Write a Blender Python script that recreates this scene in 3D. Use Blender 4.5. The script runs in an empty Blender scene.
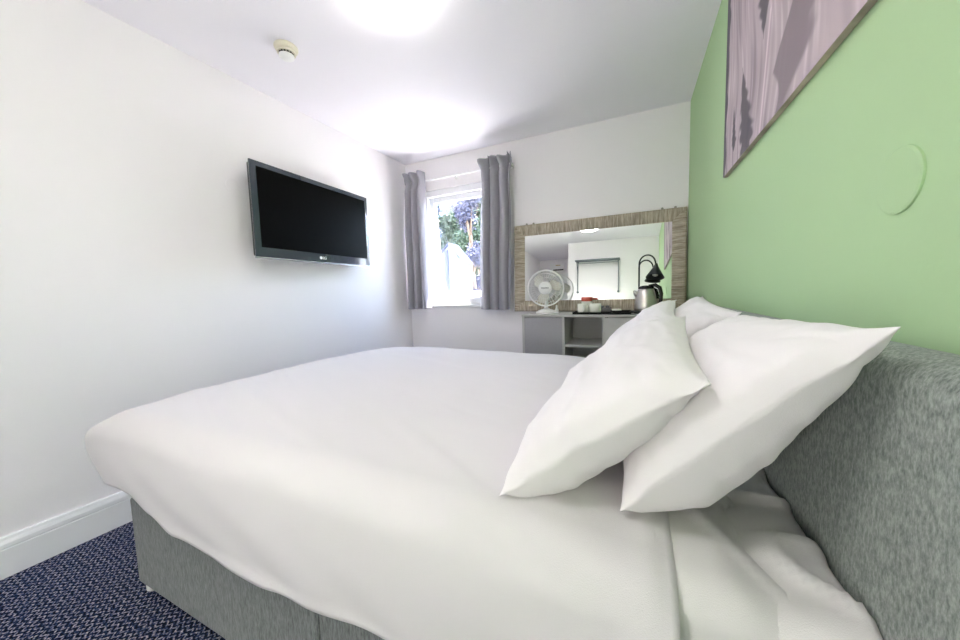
import bpy, bmesh, math, random
from math import sin, cos, pi, radians
from mathutils import Vector, Matrix, noise, Euler

C = bpy.context.scene.collection
scene = bpy.context.scene

# ------------------------------------------------------------------ camera
cam_d = bpy.data.cameras.new('camera')
cam = bpy.data.objects.new('camera', cam_d)
C.objects.link(cam)
yaw, pit, rol = -0.4296300538, 0.0807726978, -0.0279921922
fwd = Vector((sin(yaw) * cos(pit), cos(yaw) * cos(pit), -sin(pit)))
rgt = Vector((cos(yaw), -sin(yaw), 0))
upv = rgt.cross(fwd)
r2 = rgt * cos(rol) + upv * sin(rol)
u2 = -rgt * sin(rol) + upv * cos(rol)
mw = Matrix((r2, u2, -fwd)).transposed().to_4x4()
mw.translation = Vector((0, 0, 1.06))
cam.matrix_world = mw
cam_d.sensor_width = 36
cam_d.lens = 333.964 / 960 * 36
cam_d.clip_start = 0.03
scene.camera = cam

# ------------------------------------------------------------------ world, sun, exposure
scene.view_settings.view_transform = 'Standard'
scene.view_settings.look = 'None'
scene.view_settings.gamma = 1
scene.view_settings.use_curve_mapping = False
scene.view_settings.exposure = 1.44
scene.cycles.max_bounces = 24
scene.cycles.diffuse_bounces = 16

world = bpy.data.worlds.new('daylight')
scene.world = world
world.use_nodes = True
wn = world.node_tree
bg = wn.nodes['Background']
sky = wn.nodes.new('ShaderNodeTexSky')
sky.sky_type = 'NISHITA'
sky.sun_disc = False
sky.sun_elevation = radians(48)
sky.sun_rotation = radians(200)
wn.links.new(sky.outputs['Color'], bg.inputs['Color'])
bg.inputs['Strength'].default_value = 1.8

sd = bpy.data.lights.new('sun', 'SUN')
sd.energy = 32.0
sd.angle = radians(0.6)
sd.color = (1.0, 0.95, 0.88)
sun = bpy.data.objects.new('sun', sd)
C.objects.link(sun)
sun.rotation_euler = Vector((-0.25, -0.30, -0.92)).to_track_quat('-Z', 'Y').to_euler()

pd = bpy.data.lights.new('window_portal', 'AREA')
pd.shape = 'RECTANGLE'
pd.size = 0.80
pd.size_y = 1.2
pd.cycles.is_portal = True
po = bpy.data.objects.new('window_portal', pd)
C.objects.link(po)
po.location = (-1.58, 3.16, 1.52)
po.rotation_euler = (radians(-90), 0, 0)

LAMP_W = 6.2
REAR_FILL_W = 11.0  # strength of the added ceiling fill behind the viewpoint
TABLE_FILL_W = 7.5  # strength of the made-up table lamp used as fill

# ------------------------------------------------------------------ room dimensions
XL, XR, YB, ZC = -2.16, 0.37, 2.95, 2.40
YF = -1.20


def xw(y):
    """the left wall runs slightly out of square"""
    return -2.155 - (2.95 - y) * 0.0335


YC = -2.9
XC = -1.28
WX0, WX1, WZ0, WZ1 = -1.975, -1.20, 0.952, 2.10


# ------------------------------------------------------------------ helpers
def link(o):
    C.objects.link(o)
    return o


def obj(name, bm, mat, parent=None, smooth=False, recalc=True, up=None):
    if recalc:
        bmesh.ops.recalc_face_normals(bm, faces=bm.faces)
    if up is not None:
        bm.normal_update()
        if sum((f.normal.dot(Vector(up)) * f.calc_area() for f in bm.faces)) < 0:
            bmesh.ops.reverse_faces(bm, faces=bm.faces)
    me = bpy.data.meshes.new(name)
    bm.to_mesh(me)
    bm.free()
    if mat is not None:
        me.materials.append(mat)
    if smooth:
        for p in me.polygons:
            p.use_smooth = True
    o = bpy.data.objects.new(name, me)
    C.objects.link(o)
    if parent:
        o.parent = parent
        o.matrix_parent_inverse = Matrix.Identity(4)
        # geometry is written in world coordinates, the parent carries a translation
        o.location = -Vector(root_loc(parent))
    return o


def root_loc(o):
    l = Vector((0, 0, 0))
    while o:
        l = l + o.location
        o = o.parent
    return l


def tag(o, label=None, cat=None, group=None, kind=None):
    if label:
        o['label'] = label
    if cat:
        o['category'] = cat
    if group:
        o['group'] = group
    if kind:
        o['kind'] = kind
    return o


def empty(name, loc, label, cat, group=None):
    o = bpy.data.objects.new(name, None)
    o.empty_display_size = 0.05
    C.objects.link(o)
    o.location = loc
    return tag(o, label, cat, group)


def struct(name, bm, mat, parent=None, smooth=False):
    o = obj(name, bm, mat, parent, smooth)
    o['kind'] = 'structure'
    return o


def BM():
    return bmesh.new()


def box(bm, x0, x1, y0, y1, z0, z1, bev=0.0, seg=2):
    v = [bm.verts.new((x, y, z)) for x in (x0, x1) for y in (y0, y1) for z in (z0, z1)]
    idx = [(0, 1, 3, 2), (4, 6, 7, 5), (0, 4, 5, 1), (2, 3, 7, 6), (0, 2, 6, 4), (1, 5, 7, 3)]
    fs = [bm.faces.new([v[i] for i in f]) for f in idx]
    if bev > 0:
        es = set()
        for f in fs:
            es.update(f.edges)
        bmesh.ops.bevel(bm, geom=list(es), offset=bev, segments=seg, affect='EDGES', profile=0.5)
    return bm


def tube(bm, pts, r, n=10, cap=True):
    pts = [Vector(p) for p in pts]
    rs = r if isinstance(r, (list, tuple)) else [r] * len(pts)
    rings = []
    a = None
    tp = None
    for i, p in enumerate(pts):
        if i == 0:
            t = pts[1] - pts[0]
        elif i == len(pts) - 1:
            t = pts[-1] - pts[-2]
        else:
            t = (pts[i + 1] - p).normalized() + (p - pts[i - 1]).normalized()
        t = t.normalized()
        if a is None:
            a = t.orthogonal().normalized()
        else:
            a = tp.rotation_difference(t) @ a
            a = (a - t * a.dot(t)).normalized()
        b = t.cross(a).normalized()
        tp = t
        rings.append([bm.verts.new(p + (a * cos(2 * pi * k / n) + b * sin(2 * pi * k / n)) * rs[i]) for k in range(n)])
    for A, B in zip(rings, rings[1:]):
        for k in range(n):
            bm.faces.new((A[k], A[(k + 1) % n], B[(k + 1) % n], B[k]))
    if cap:
        bm.faces.new(rings[0])
        bm.faces.new(rings[-1])
    return bm


def lathe(bm, prof, c=(0, 0, 0), n=32, M=None, capa=True, capb=True):
    """prof: list of (radius, height) about local z."""
    rings = []
    for r, h in prof:
        ring = []
        for k in range(n):
            a = 2 * pi * k / n
            p = Vector((r * cos(a), r * sin(a), h))
            if M:
                p = M @ p
            ring.append(bm.verts.new(p + Vector(c)))
        rings.append(ring)
    for i in range(len(rings) - 1):
        for k in range(n):
            bm.faces.new((rings[i][k], rings[i][(k + 1) % n], rings[i + 1][(k + 1) % n], rings[i + 1][k]))
    if capa and prof[0][0] > 1e-6:
        bm.faces.new(rings[0])
    if capb and prof[-1][0] > 1e-6:
        bm.faces.new(rings[-1])
    bmesh.ops.remove_doubles(bm, verts=bm.verts, dist=1e-6)
    return bm


def grid(bm, nu, nv, fn):
    vs = [[bm.verts.new(fn(i / nu, j / nv)) for j in range(nv + 1)] for i in range(nu + 1)]
    for i in range(nu):
        for j in range(nv):
            bm.faces.new((vs[i][j], vs[i + 1][j], vs[i + 1][j + 1], vs[i][j + 1]))
    return vs


def to_z(d):
    """rotation taking +Z to direction d"""
    return Vector(d).normalized().to_track_quat('Z', 'Y').to_matrix()


# ------------------------------------------------------------------ materials
def lin(c):
    def f(v):
        v = v / 255.0
        return v / 12.92 if v <= 0.04045 else ((v + 0.055) / 1.055) ** 2.4
    return (f(c[0]), f(c[1]), f(c[2]), 1.0)


def mat(name, col, rough=0.6, metal=0.0, bump=0.0, scale=200.0, var=0.0, spec=0.5, sheen=0.0, noise_scale=None,
        stretch=None, coat=0.0):
    m = bpy.data.materials.new(name)
    m.use_nodes = True
    nt = m.node_tree
    b = nt.nodes['Principled BSDF']
    c = lin(col)
    b.inputs['Base Color'].default_value = c
    b.inputs['Roughness'].default_value = rough
    b.inputs['Metallic'].default_value = metal
    b.inputs['Specular IOR Level'].default_value = spec
    if sheen:
        b.inputs['Sheen Weight'].default_value = sheen
    if coat:
        b.inputs['Coat Weight'].default_value = coat
    tc = nt.nodes.new('ShaderNodeTexCoord')
    vec = tc.outputs['Object']
    if stretch:
        mp = nt.nodes.new('ShaderNodeMapping')
        mp.inputs['Scale'].default_value = stretch
        nt.links.new(vec, mp.inputs['Vector'])
        vec = mp.outputs['Vector']
    n = nt.nodes.new('ShaderNodeTexNoise')
    n.inputs['Scale'].default_value = noise_scale or scale
    n.inputs['Detail'].default_value = 4
    nt.links.new(vec, n.inputs['Vector'])
    if var > 0:
        mx = nt.nodes.new('ShaderNodeMix')
        mx.data_type = 'RGBA'
        mx.inputs[6].default_value = tuple(v * (1 - var) for v in c[:3]) + (1,)
        mx.inputs[7].default_value = tuple(min(1, v * (1 + var)) for v in c[:3]) + (1,)
        rp = nt.nodes.new('ShaderNodeMapRange')
        rp.inputs['From Min'].default_value = 0.3
        rp.inputs['From Max'].default_value = 0.7
        nt.links.new(n.outputs['Fac'], rp.inputs['Value'])
        nt.links.new(rp.outputs['Result'], mx.inputs[0])
        nt.links.new(mx.outputs[2], b.inputs['Base Color'])
    if bump > 0:
        bp = nt.nodes.new('ShaderNodeBump')
        bp.inputs['Strength'].default_value = bump
        bp.inputs['Distance'].default_value = 0.002
        nt.links.new(n.outputs['Fac'], bp.inputs['Height'])
        nt.links.new(bp.outputs['Normal'], b.inputs['Normal'])
    return m


def emis(name, col, strength):
    m = bpy.data.materials.new(name)
    m.use_nodes = True
    b = m.node_tree.nodes['Principled BSDF']
    b.inputs['Base Color'].default_value = (0.9, 0.9, 0.88, 1)
    b.inputs['Emission Color'].default_value = col
    b.inputs['Emission Strength'].default_value = strength
    return m


M_wall = mat('white_wall_paint', (240, 237, 238), 0.85, bump=0.12, scale=120, spec=0.2)
M_ceil = mat('white_ceiling_paint', (241, 238, 243), 0.9, bump=0.08, scale=90, spec=0.2)
M_green = mat('green_wall_paint', (174, 203, 157), 0.75, bump=0.12, scale=120, spec=0.25)
M_gloss = mat('white_gloss_paint', (236, 236, 238), 0.3, spec=0.5)
M_upvc = mat('white_upvc', (243, 243, 245), 0.25, spec=0.5)
M_linen = mat('white_cotton', (221, 217, 219), 0.85, bump=0.25, scale=650, spec=0.15, sheen=0.15)
M_pillow = mat('white_pillowcase_cotton', (231, 227, 228), 0.85, bump=0.25, scale=650, spec=0.15, sheen=0.15)
M_sheet = mat('white_sheet_cotton', (224, 222, 220), 0.85, bump=0.25, scale=650, spec=0.15, sheen=0.1)
M_curtain = mat('grey_curtain_cloth', (160, 158, 165), 0.75, bump=0.3, scale=500, spec=0.2, var=0.05, sheen=0.2)
M_black = mat('black_plastic', (14, 14, 15), 0.25)
M_bracket = mat('black_bracket_steel', (12, 12, 12), 0.5)
M_screen = mat('black_screen_glass', (7, 7, 7), 0.4, spec=0.04)
M_bezel = mat('dark_glossy_bezel', (52, 60, 70), 0.08, spec=0.9, coat=1.0)
M_silver = mat('silver_trim', (190, 192, 198), 0.25, metal=0.8)
M_whiteplas = mat('white_plastic', (240, 240, 238), 0.35)
M_cream = mat('cream_plastic', (222, 216, 196), 0.45)
M_steel = mat('brushed_steel', (222, 216, 212), 0.30, metal=1.0, bump=0.05, scale=300)
M_desk = mat('grey_laminate', (160, 158, 162), 0.5, var=0.02, scale=60)
M_desk_lt = mat('pale_grey_laminate', (188, 187, 184), 0.5, var=0.02, scale=60)
M_ceramic = mat('white_ceramic', (232, 233, 222), 0.2)
M_red = mat('red_lid_plastic', (214, 96, 78), 0.4)
M_rack = mat('grey_painted_steel', (120, 130, 134), 0.4, metal=0.2)
M_lampblk = mat('dark_grey_lamp_metal', (34, 40, 44), 0.35)
M_gold = mat('pale_wood', (200, 180, 140), 0.6)
M_mark = mat('dark_print', (70, 70, 76), 0.6)
M_logo = mat('white_print', (235, 240, 240), 0.5)
M_clip = mat('clear_grey_plastic_clip', (150, 148, 140), 0.3)


def fabric_heather(name, c1, c2, sc, rough=0.9, stretch=(1, 1, 0.35)):
    m = bpy.data.materials.new(name)
    m.use_nodes = True
    nt = m.node_tree
    b = nt.nodes['Principled BSDF']
    b.inputs['Roughness'].default_value = rough
    b.inputs['Specular IOR Level'].default_value = 0.2
    b.inputs['Sheen Weight'].default_value = 0.25
    tc = nt.nodes.new('ShaderNodeTexCoord')
    mp = nt.nodes.new('ShaderNodeMapping')
    mp.inputs['Scale'].default_value = stretch
    n = nt.nodes.new('ShaderNodeTexNoise')
    n.inputs['Scale'].default_value = sc
    n.inputs['Detail'].default_value = 6
    n.inputs['Roughness'].default_value = 0.7
    cr = nt.nodes.new('ShaderNodeValToRGB')
    cr.color_ramp.elements[0].position = 0.36
    cr.color_ramp.elements[0].color = lin(c1)
    cr.color_ramp.elements[1].position = 0.64
    cr.color_ramp.elements[1].color = lin(c2)
    bp = nt.nodes.new('ShaderNodeBump')
    bp.inputs['Strength'].default_value = 0.35
    bp.inputs['Distance'].default_value = 0.002
    L = nt.links.new
    L(tc.outputs['Object'], mp.inputs['Vector'])
    L(mp.outputs['Vector'], n.inputs['Vector'])
    L(n.outputs['Fac'], cr.inputs['Fac'])
    L(cr.outputs['Color'], b.inputs['Base Color'])
    L(n.outputs['Fac'], bp.inputs['Height'])
    L(bp.outputs['Normal'], b.inputs['Normal'])
    return m


M_divan = fabric_heather('grey_heather_divan_fabric', (84, 87, 88), (136, 139, 139), 300, stretch=(1, 1, 0.14))
M_headb = fabric_heather('grey_heather_headboard_fabric', (98, 108, 102), (158, 164, 158), 240, stretch=(1, 1, 0.4))


def carpet_material():
    m = bpy.data.materials.new('navy_zigzag_carpet')
    m.use_nodes = True
    nt = m.node_tree
    L = nt.links.new
    b = nt.nodes['Principled BSDF']
    b.inputs['Roughness'].default_value = 1.0
    b.inputs['Specular IOR Level'].default_value = 0.1
    tc = nt.nodes.new('ShaderNodeTexCoord')
    sp = nt.nodes.new('ShaderNodeSeparateXYZ')
    L(tc.outputs['Object'], sp.inputs[0])

    def math_(op, a=None, b_=None, c=None):
        n = nt.nodes.new('ShaderNodeMath')
        n.operation = op
        for i, v in enumerate((a, b_, c)):
            if v is None:
                continue
            if isinstance(v, (int, float)):
                n.inputs[i].default_value = v
            else:
                L(v, n.inputs[i])
        return n.outputs[0]
    nz = nt.nodes.new('ShaderNodeTexNoise')
    nz.inputs['Scale'].default_value = 45
    nz.inputs['Detail'].default_value = 3
    L(tc.outputs['Object'], nz.inputs['Vector'])
    wob = math_('MULTIPLY', math_('SUBTRACT', nz.outputs['Fac'], 0.5), 0.012)
    x = math_('ADD', sp.outputs['X'], wob)
    y = math_('ADD', sp.outputs['Y'], wob)
    zz = math_('PINGPONG', x, 0.014)
    yy = math_('ADD', y, math_('MULTIPLY', zz, 1.0))
    band = math_('PINGPONG', yy, 0.009)
    bandn = math_('DIVIDE', band, 0.009)
    n2 = nt.nodes.new('ShaderNodeTexNoise')
    n2.inputs['Scale'].default_value = 170
    n2.inputs['Detail'].default_value = 2
    L(tc.outputs['Object'], n2.inputs['Vector'])
    fac = math_('ADD', math_('MULTIPLY', bandn, 0.75), math_('MULTIPLY', math_('SUBTRACT', n2.outputs['Fac'], 0.5), 1.9))
    cr = nt.nodes.new('ShaderNodeValToRGB')
    e = cr.color_ramp.elements
    e[0].position = 0.15
    e[0].color = lin((10, 16, 30))
    e[1].position = 0.95
    e[1].color = lin((205, 196, 200))
    k = e.new(0.5)
    k.color = lin((50, 68, 108))
    L(fac, cr.inputs['Fac'])
    L(cr.outputs['Color'], b.inputs['Base Color'])
    bp = nt.nodes.new('ShaderNodeBump')
    bp.inputs['Strength'].default_value = 0.6
    bp.inputs['Distance'].default_value = 0.004
    L(fac, bp.inputs['Height'])
    L(bp.outputs['Normal'], b.inputs['Normal'])
    return m


M_carpet = carpet_material()


def frame_material():
    """woven grasscloth-like strips running across the frame width; UV x runs along the frame"""
    m = bpy.data.materials.new('woven_taupe_frame')
    m.use_nodes = True
    nt = m.node_tree
    L = nt.links.new
    b = nt.nodes['Principled BSDF']
    b.inputs['Roughness'].default_value = 0.5
    uv = nt.nodes.new('ShaderNodeUVMap')
    mp = nt.nodes.new('ShaderNodeMapping')
    mp.inputs['Scale'].default_value = (60, 6, 1)
    n = nt.nodes.new('ShaderNodeTexNoise')
    n.inputs['Scale'].default_value = 1.5
    n.inputs['Detail'].default_value = 5
    n.inputs['Roughness'].default_value = 0.65
    cr = nt.nodes.new('ShaderNodeValToRGB')
    e = cr.color_ramp.elements
    e[0].position = 0.3
    e[0].color = lin((122, 110, 92))
    e[1].position = 0.72
    e[1].color = lin((214, 204, 186))
    k = e.new(0.52)
    k.color = lin((176, 165, 146))
    bp = nt.nodes.new('ShaderNodeBump')
    bp.inputs['Strength'].default_value = 0.6
    bp.inputs['Distance'].default_value = 0.004
    L(uv.outputs['UV'], mp.inputs['Vector'])
    L(mp.outputs['Vector'], n.inputs['Vector'])
    L(n.outputs['Fac'], cr.inputs['Fac'])
    L(cr.outputs['Color'], b.inputs['Base Color'])
    L(n.outputs['Fac'], bp.inputs['Height'])
    L(bp.outputs['Normal'], b.inputs['Normal'])
    return m


M_frame = frame_material()

M_mirror = bpy.data.materials.new('mirror_silver')
M_mirror.use_nodes = True
_b = M_mirror.node_tree.nodes['Principled BSDF']
_b.inputs['Base Color'].default_value = (0.86, 0.89, 0.87, 1)
_b.inputs['Metallic'].default_value = 1
_b.inputs['Roughness'].default_value = 0.0

M_glass = bpy.data.materials.new('window_glass')
M_glass.use_nodes = True
nt = M_glass.node_tree
for n_ in list(nt.nodes):
    nt.nodes.remove(n_)
o_ = nt.nodes.new('ShaderNodeOutputMaterial')
g_ = nt.nodes.new('ShaderNodeBsdfGlossy')
g_.inputs['Roughness'].default_value = 0.0
t_ = nt.nodes.new('ShaderNodeBsdfTransparent')
t_.inputs['Color'].default_value = (0.97, 0.96, 0.97, 1)
mx_ = nt.nodes.new('ShaderNodeMixShader')
mx_.inputs['Fac'].default_value = 0.1
nt.links.new(t_.outputs[0], mx_.inputs[1])
nt.links.new(g_.outputs[0], mx_.inputs[2])
nt.links.new(mx_.outputs[0], o_.inputs['Surface'])

# ------------------------------------------------------------------ setting
T = 0.12
bm = BM(); box(bm, -2.6, XR + T, YC - T, YB + 0.25, -0.1, 0.0)
struct('floor', bm, M_carpet)
bm = BM(); box(bm, -2.6, XR + T, YC - T, YB + 0.25, ZC, ZC + 0.1)
struct('ceiling', bm, M_ceil)
bm = BM(); box(bm, 0, 1, YC - T, YB + 0.25, 0, ZC)
for v in bm.verts:
    v.co.x = xw(v.co.y) - (0.25 if v.co.x < 0.5 else 0)
struct('wall_left', bm, M_wall)
bm = BM(); box(bm, XR, XR + T, YF - T, YB + 0.25, 0, ZC)
struct('wall_right', bm, M_green)
bm = BM()
for a in ((XL, WX0, 0, ZC), (WX1, XR, 0, ZC), (WX0, WX1, 0, WZ0), (WX0, WX1, WZ1, ZC)):
    box(bm, a[0], a[1], YB, YB + 0.25, a[2], a[3])
struct('wall_back', bm, M_wall)
bm = BM(); box(bm, XC, XR + T, YF - T, YF, 0, ZC)
box(bm, XC, XC + T, YC, YF - T, 0, ZC)
struct('wall_front', bm, M_wall)
bm = BM(); box(bm, -2.6, XC + T, YC - T, YC, 0, ZC)
struct('wall_corridor', bm, M_wall)


def skirting(name, pts, nrm, t=0.02, h=0.145):
    """profiled skirting board from pts[0] to pts[1] standing off the wall along nrm"""
    bm = BM()
    prof = [(0, 0), (t, 0), (t, h * 0.70), (t * 0.82, h * 0.715), (t * 0.82, h * 0.735), (t * 1.0, h * 0.75), (t * 0.95, h * 0.84),
            (t * 0.6, h * 0.93), (t * 0.5, h * 0.985), (t * 0.35, h), (0, h)]
    A = Vector(pts[0]); B = Vector(pts[1]); N = Vector(nrm)
    rows = [[bm.verts.new(P + N * a + Vector((0, 0, b))) for a, b in prof] for P in (A, B)]
    for i in range(len(prof)):
        j = (i + 1) % len(prof)
        bm.faces.new((rows[0][i], rows[0][j], rows[1][j], rows[1][i]))
    bm.faces.new(rows[0]); bm.faces.new(rows[1])
    return struct(name, bm, M_gloss)


skirting('baseboard_left', [(xw(YC), YC, 0), (xw(YB), YB, 0)], (1, 0, 0), h=0.158)
skirting('baseboard_back', [(XL + 0.02, YB, 0), (XR, YB, 0)], (0, -1, 0))
skirting('baseboard_right', [(XR, YF, 0), (XR, YB - 0.02, 0)], (-1, 0, 0))
skirting('baseboard_front', [(XC, YF, 0), (XR - 0.02, YF, 0)], (0, 1, 0))
bm = BM(); box(bm, -2.1, -1.32, YC, YC + 0.04, 0, 2.02, 0.004)
dr = struct('door_1', bm, M_gloss)
bm = BM(); lathe(bm, [(0.012, 0), (0.012, 0.05), (0.026, 0.055), (0.028, 0.08), (0.0, 0.085)], (-1.40, YC + 0.04, 1.0), 16, to_z((0, 1, 0)))
obj('door_knob', bm, M_steel, dr, True)

# window: outer frame, top-hung sash pushed open at the bottom
def ring_frame(bm, x0, x1, z0, z1, w, y0, y1, wb=None, bev=0.004):
    wb = wb or w
    box(bm, x0, x0 + w, y0, y1, z0, z1, bev)
    box(bm, x1 - w, x1, y0, y1, z0, z1, bev)
    box(bm, x0 + w, x1 - w, y0, y1, z1 - w, z1, bev)
    box(bm, x0 + w, x1 - w, y0, y1, z0, z0 + wb, bev)


bm = BM()
ring_frame(bm, WX0, WX1, WZ0, WZ1, 0.062, 2.965, 3.035)
win = struct('window_1', bm, M_upvc)
SX0, SX1, SZ0, SZ1 = WX0 + 0.066, WX1 - 0.066, WZ0 + 0.066, WZ1 - 0.066
TILT = radians(7.0)
piv = Vector((0, 3.0, SZ1))
Rt = Matrix.Rotation(TILT, 3, 'X')


def tilt(bm):
    for v in bm.verts:
        v.co = piv + Rt @ (v.co - piv)
    return bm


bm = BM(); ring_frame(bm, SX0, SX1, SZ0, SZ1, 0.052, 2.995, 3.045)
sash = obj('sash', tilt(bm), M_upvc, win)
bm = BM(); box(bm, SX0 + 0.05, SX1 - 0.05, 3.012, 3.022, SZ0 + 0.05, SZ1 - 0.05)
obj('glass_pane', tilt(bm), M_glass, sash)
bm = BM(); box(bm, -1.60, -1.50, 2.975, 2.993, SZ0 + 0.012, SZ0 + 0.034, 0.003)
box(bm, -1.565, -1.545, 2.955, 2.98, SZ0 + 0.015, SZ0 + 0.032, 0.003)
tube(bm, [(-1.555, 2.962, SZ0 + 0.024), (-1.46, 2.955, SZ0 + 0.026)], 0.008, 8)
obj('window_handle', tilt(bm), M_upvc, sash)
bm = BM(); box(bm, WX0 - 0.0, WX1 + 0.0, 2.93, 2.97, WZ0 - 0.028, WZ0 + 0.0, 0.005)
struct('trim_1', bm, M_gloss)

# outside ground
M_patio = mat('pale_paving', (196, 192, 184), 0.9, var=0.1, scale=8)
M_brick = None


def brick_material():
    m = bpy.data.materials.new('garden_brick')
    m.use_nodes = True
    nt = m.node_tree
    b = nt.nodes['Principled BSDF']
    b.inputs['Roughness'].default_value = 0.9
    tc = nt.nodes.new('ShaderNodeTexCoord')
    mp = nt.nodes.new('ShaderNodeMapping')
    mp.inputs['Rotation'].default_value = (radians(90), 0, 0)
    br = nt.nodes.new('ShaderNodeTexBrick')
    br.inputs['Color1'].default_value = lin((150, 84, 52))
    br.inputs['Color2'].default_value = lin((190, 128, 84))
    br.inputs['Mortar'].default_value = lin((150, 140, 125))
    br.inputs['Scale'].default_value = 4.5
    nt.links.new(tc.outputs['Object'], mp.inputs['Vector'])
    nt.links.new(mp.outputs['Vector'], br.inputs['Vector'])
    nt.links.new(br.outputs['Color'], b.inputs['Base Color'])
    return m


M_brick = brick_material()
bm = BM(); box(bm, -12, 6, YB + 0.25, 16, -0.3, -0.15)
struct('ground', bm, M_patio)
bm = BM(); box(bm, -8.6, -6.4, 9.6, 9.8, -0.15, 2.1)
box(bm, -8.6, -6.4, 9.56, 9.84, 2.1, 2.18)
tag(obj('garden_wall', bm, M_brick), 'brown brick garden wall glimpsed through the narrow gap of the open window', 'wall')

# white gabled outbuilding
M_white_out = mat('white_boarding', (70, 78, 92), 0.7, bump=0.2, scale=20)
M_slate = mat('blue_grey_slate', (28, 36, 62), 0.7, var=0.1, scale=20)
shed = empty('outbuilding', (-3.4, 6.6, -0.15), 'small white pitched outbuilding in the garden outside the window', 'building')
bm = BM()
x0, x1, y0, y1 = -3.64, -3.08, 6.0, 6.4
px = -3.40
prof = [(x0, -0.15), (x1, -0.15), (x1, 1.68), (px, 2.05), (x0, 1.82)]
fr = [bm.verts.new((x, y0, z)) for x, z in prof]
bk = [bm.verts.new((x, y1, z)) for x, z in prof]
bm.faces.new(fr); bm.faces.new(bk)
for i in range(5):
    j = (i + 1) % 5
    bm.faces.new((fr[i], fr[j], bk[j], bk[i]))
obj('outbuilding_walls', bm, M_white_out, shed)
bm = BM(); box(bm, -3.50, -3.42, 5.975, 6.01, -0.15, 1.95)
tag(obj('dark_post', bm, M_slate, shed), 'dark blue upright strip')
bm = BM()
for (xa, za, xb, zb) in ((x0 - 0.03, 1.80, px, 2.06), (px, 2.06, x1 + 0.03, 1.65)):
    vs = [bm.verts.new(p) for p in ((xa, y0 - 0.03, za), (xb, y0 - 0.03, zb), (xb, y1, zb), (xa, y1, za),
                                    (xa, y0 - 0.03, za + 0.03), (xb, y0 - 0.03, zb + 0.03), (xb, y1, zb + 0.03), (xa, y1, za + 0.03))]
    for f in ((0, 1, 2, 3), (4, 5, 6, 7), (0, 1, 5, 4), (1, 2, 6, 5), (2, 3, 7, 6), (3, 0, 4, 7)):
        bm.faces.new([vs[i] for i in f])
obj('outbuilding_roof', bm, M_slate, shed)

# trees: trunk, branches and leaf crowns
M_bark = mat('tree_bark', (92, 78, 66), 0.9, bump=0.6, scale=30)
M_leaf_g = mat('green_leaves', (36, 54, 34), 0.6, var=0.35, scale=3)
M_leaf_b = mat('blue_green_leaves', (36, 48, 70), 0.6, var=0.4, scale=3)
M_leaf_p = mat('violet_leaves', (52, 54, 74), 0.6, var=0.35, scale=4)


def tree(x, y, h, r, ml, label, seed, nleaf=2600, leaf=0.07):
    rnd = random.Random(seed)
    t = empty('garden_tree', (x, y, -0.15), label, 'tree', None)
    bm = BM()
    tube(bm, [(x, y, -0.15), (x + 0.05, y, h * 0.3), (x - 0.03, y + 0.05, h * 0.6), (x, y, h * 0.9)], [0.12, 0.09, 0.06, 0.02], 8)
    blobs = []
    for k in range(16):
        a = rnd.uniform(0, 2 * pi)
        zz = rnd.uniform(0.18, 1.0) * h
        rr = r * rnd.uniform(0.35, 0.9) * (1.1 - 0.5 * zz / h)
        p = Vector((x + cos(a) * rr, y + sin(a) * rr, zz))
        tube(bm, [(x, y, zz * 0.75), (x + cos(a) * rr * 0.5, y + sin(a) * rr * 0.5, zz * 0.9), p], [0.03, 0.02, 0.008], 6)
        blobs.append((p, r * rnd.uniform(0.35, 0.6)))
    obj('trunk', bm, M_bark, t, True)
    bm = BM()
    for k in range(nleaf):
        c, br = rnd.choice(blobs)
        d = Vector((rnd.gauss(0, 1), rnd.gauss(0, 1), rnd.gauss(0, 1))).normalized() * br * rnd.uniform(0.3, 1.05)
        p = c + d
        R = Euler((rnd.uniform(0, 6), rnd.uniform(0, 6), rnd.uniform(0, 6))).to_matrix()
        s = leaf * rnd.uniform(0.6, 1.3)
        q = [R @ Vector(v) * s + p for v in ((-0.1, -1, 0), (0.5, -0.2, 0.12), (0.35, 0.5, 0.05), (0, 1, 0), (-0.35, 0.5, 0.05), (-0.5, -0.2, 0.12))]
        bm.faces.new([bm.verts.new(v) for v in q])
    obj('crown', bm, ml, t, recalc=False)
    return t


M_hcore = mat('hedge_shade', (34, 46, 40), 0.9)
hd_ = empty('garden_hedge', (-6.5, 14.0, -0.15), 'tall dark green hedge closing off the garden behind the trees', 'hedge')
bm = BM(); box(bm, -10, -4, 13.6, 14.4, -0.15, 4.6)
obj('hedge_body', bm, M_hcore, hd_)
rnd = random.Random(77)
bm = BM()
for k in range(14000):
    p = Vector((rnd.uniform(-10, -4), 13.55 + rnd.uniform(-0.25, 0.1), rnd.uniform(0.3, 4.9)))
    R = Euler((rnd.uniform(0, 6), rnd.uniform(0, 6), rnd.uniform(0, 6))).to_matrix()
    q = [R @ Vector(v) * 0.08 + p for v in ((0, -1, 0), (0.45, 0, 0.1), (0, 1, 0), (-0.45, 0, 0.1))]
    bm.faces.new([bm.verts.new(v) for v in q])
obj('hedge_leaves', bm, M_leaf_g, hd_, recalc=False)
tree(-4.15, 8.6, 3.7, 0.50, M_leaf_p, 'violet tinted tree in the garden at the right of the window view', 3, 9000, 0.036)
tree(-5.55, 8.6, 3.9, 0.52, M_leaf_b, 'blue-green tree in the garden at the left of the window view', 5, 9000, 0.036)
tree(-5.3, 11.6, 5.2, 1.15, M_leaf_g, 'tall green tree filling the middle of the garden view through the window', 8, 12000, 0.055)

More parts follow.
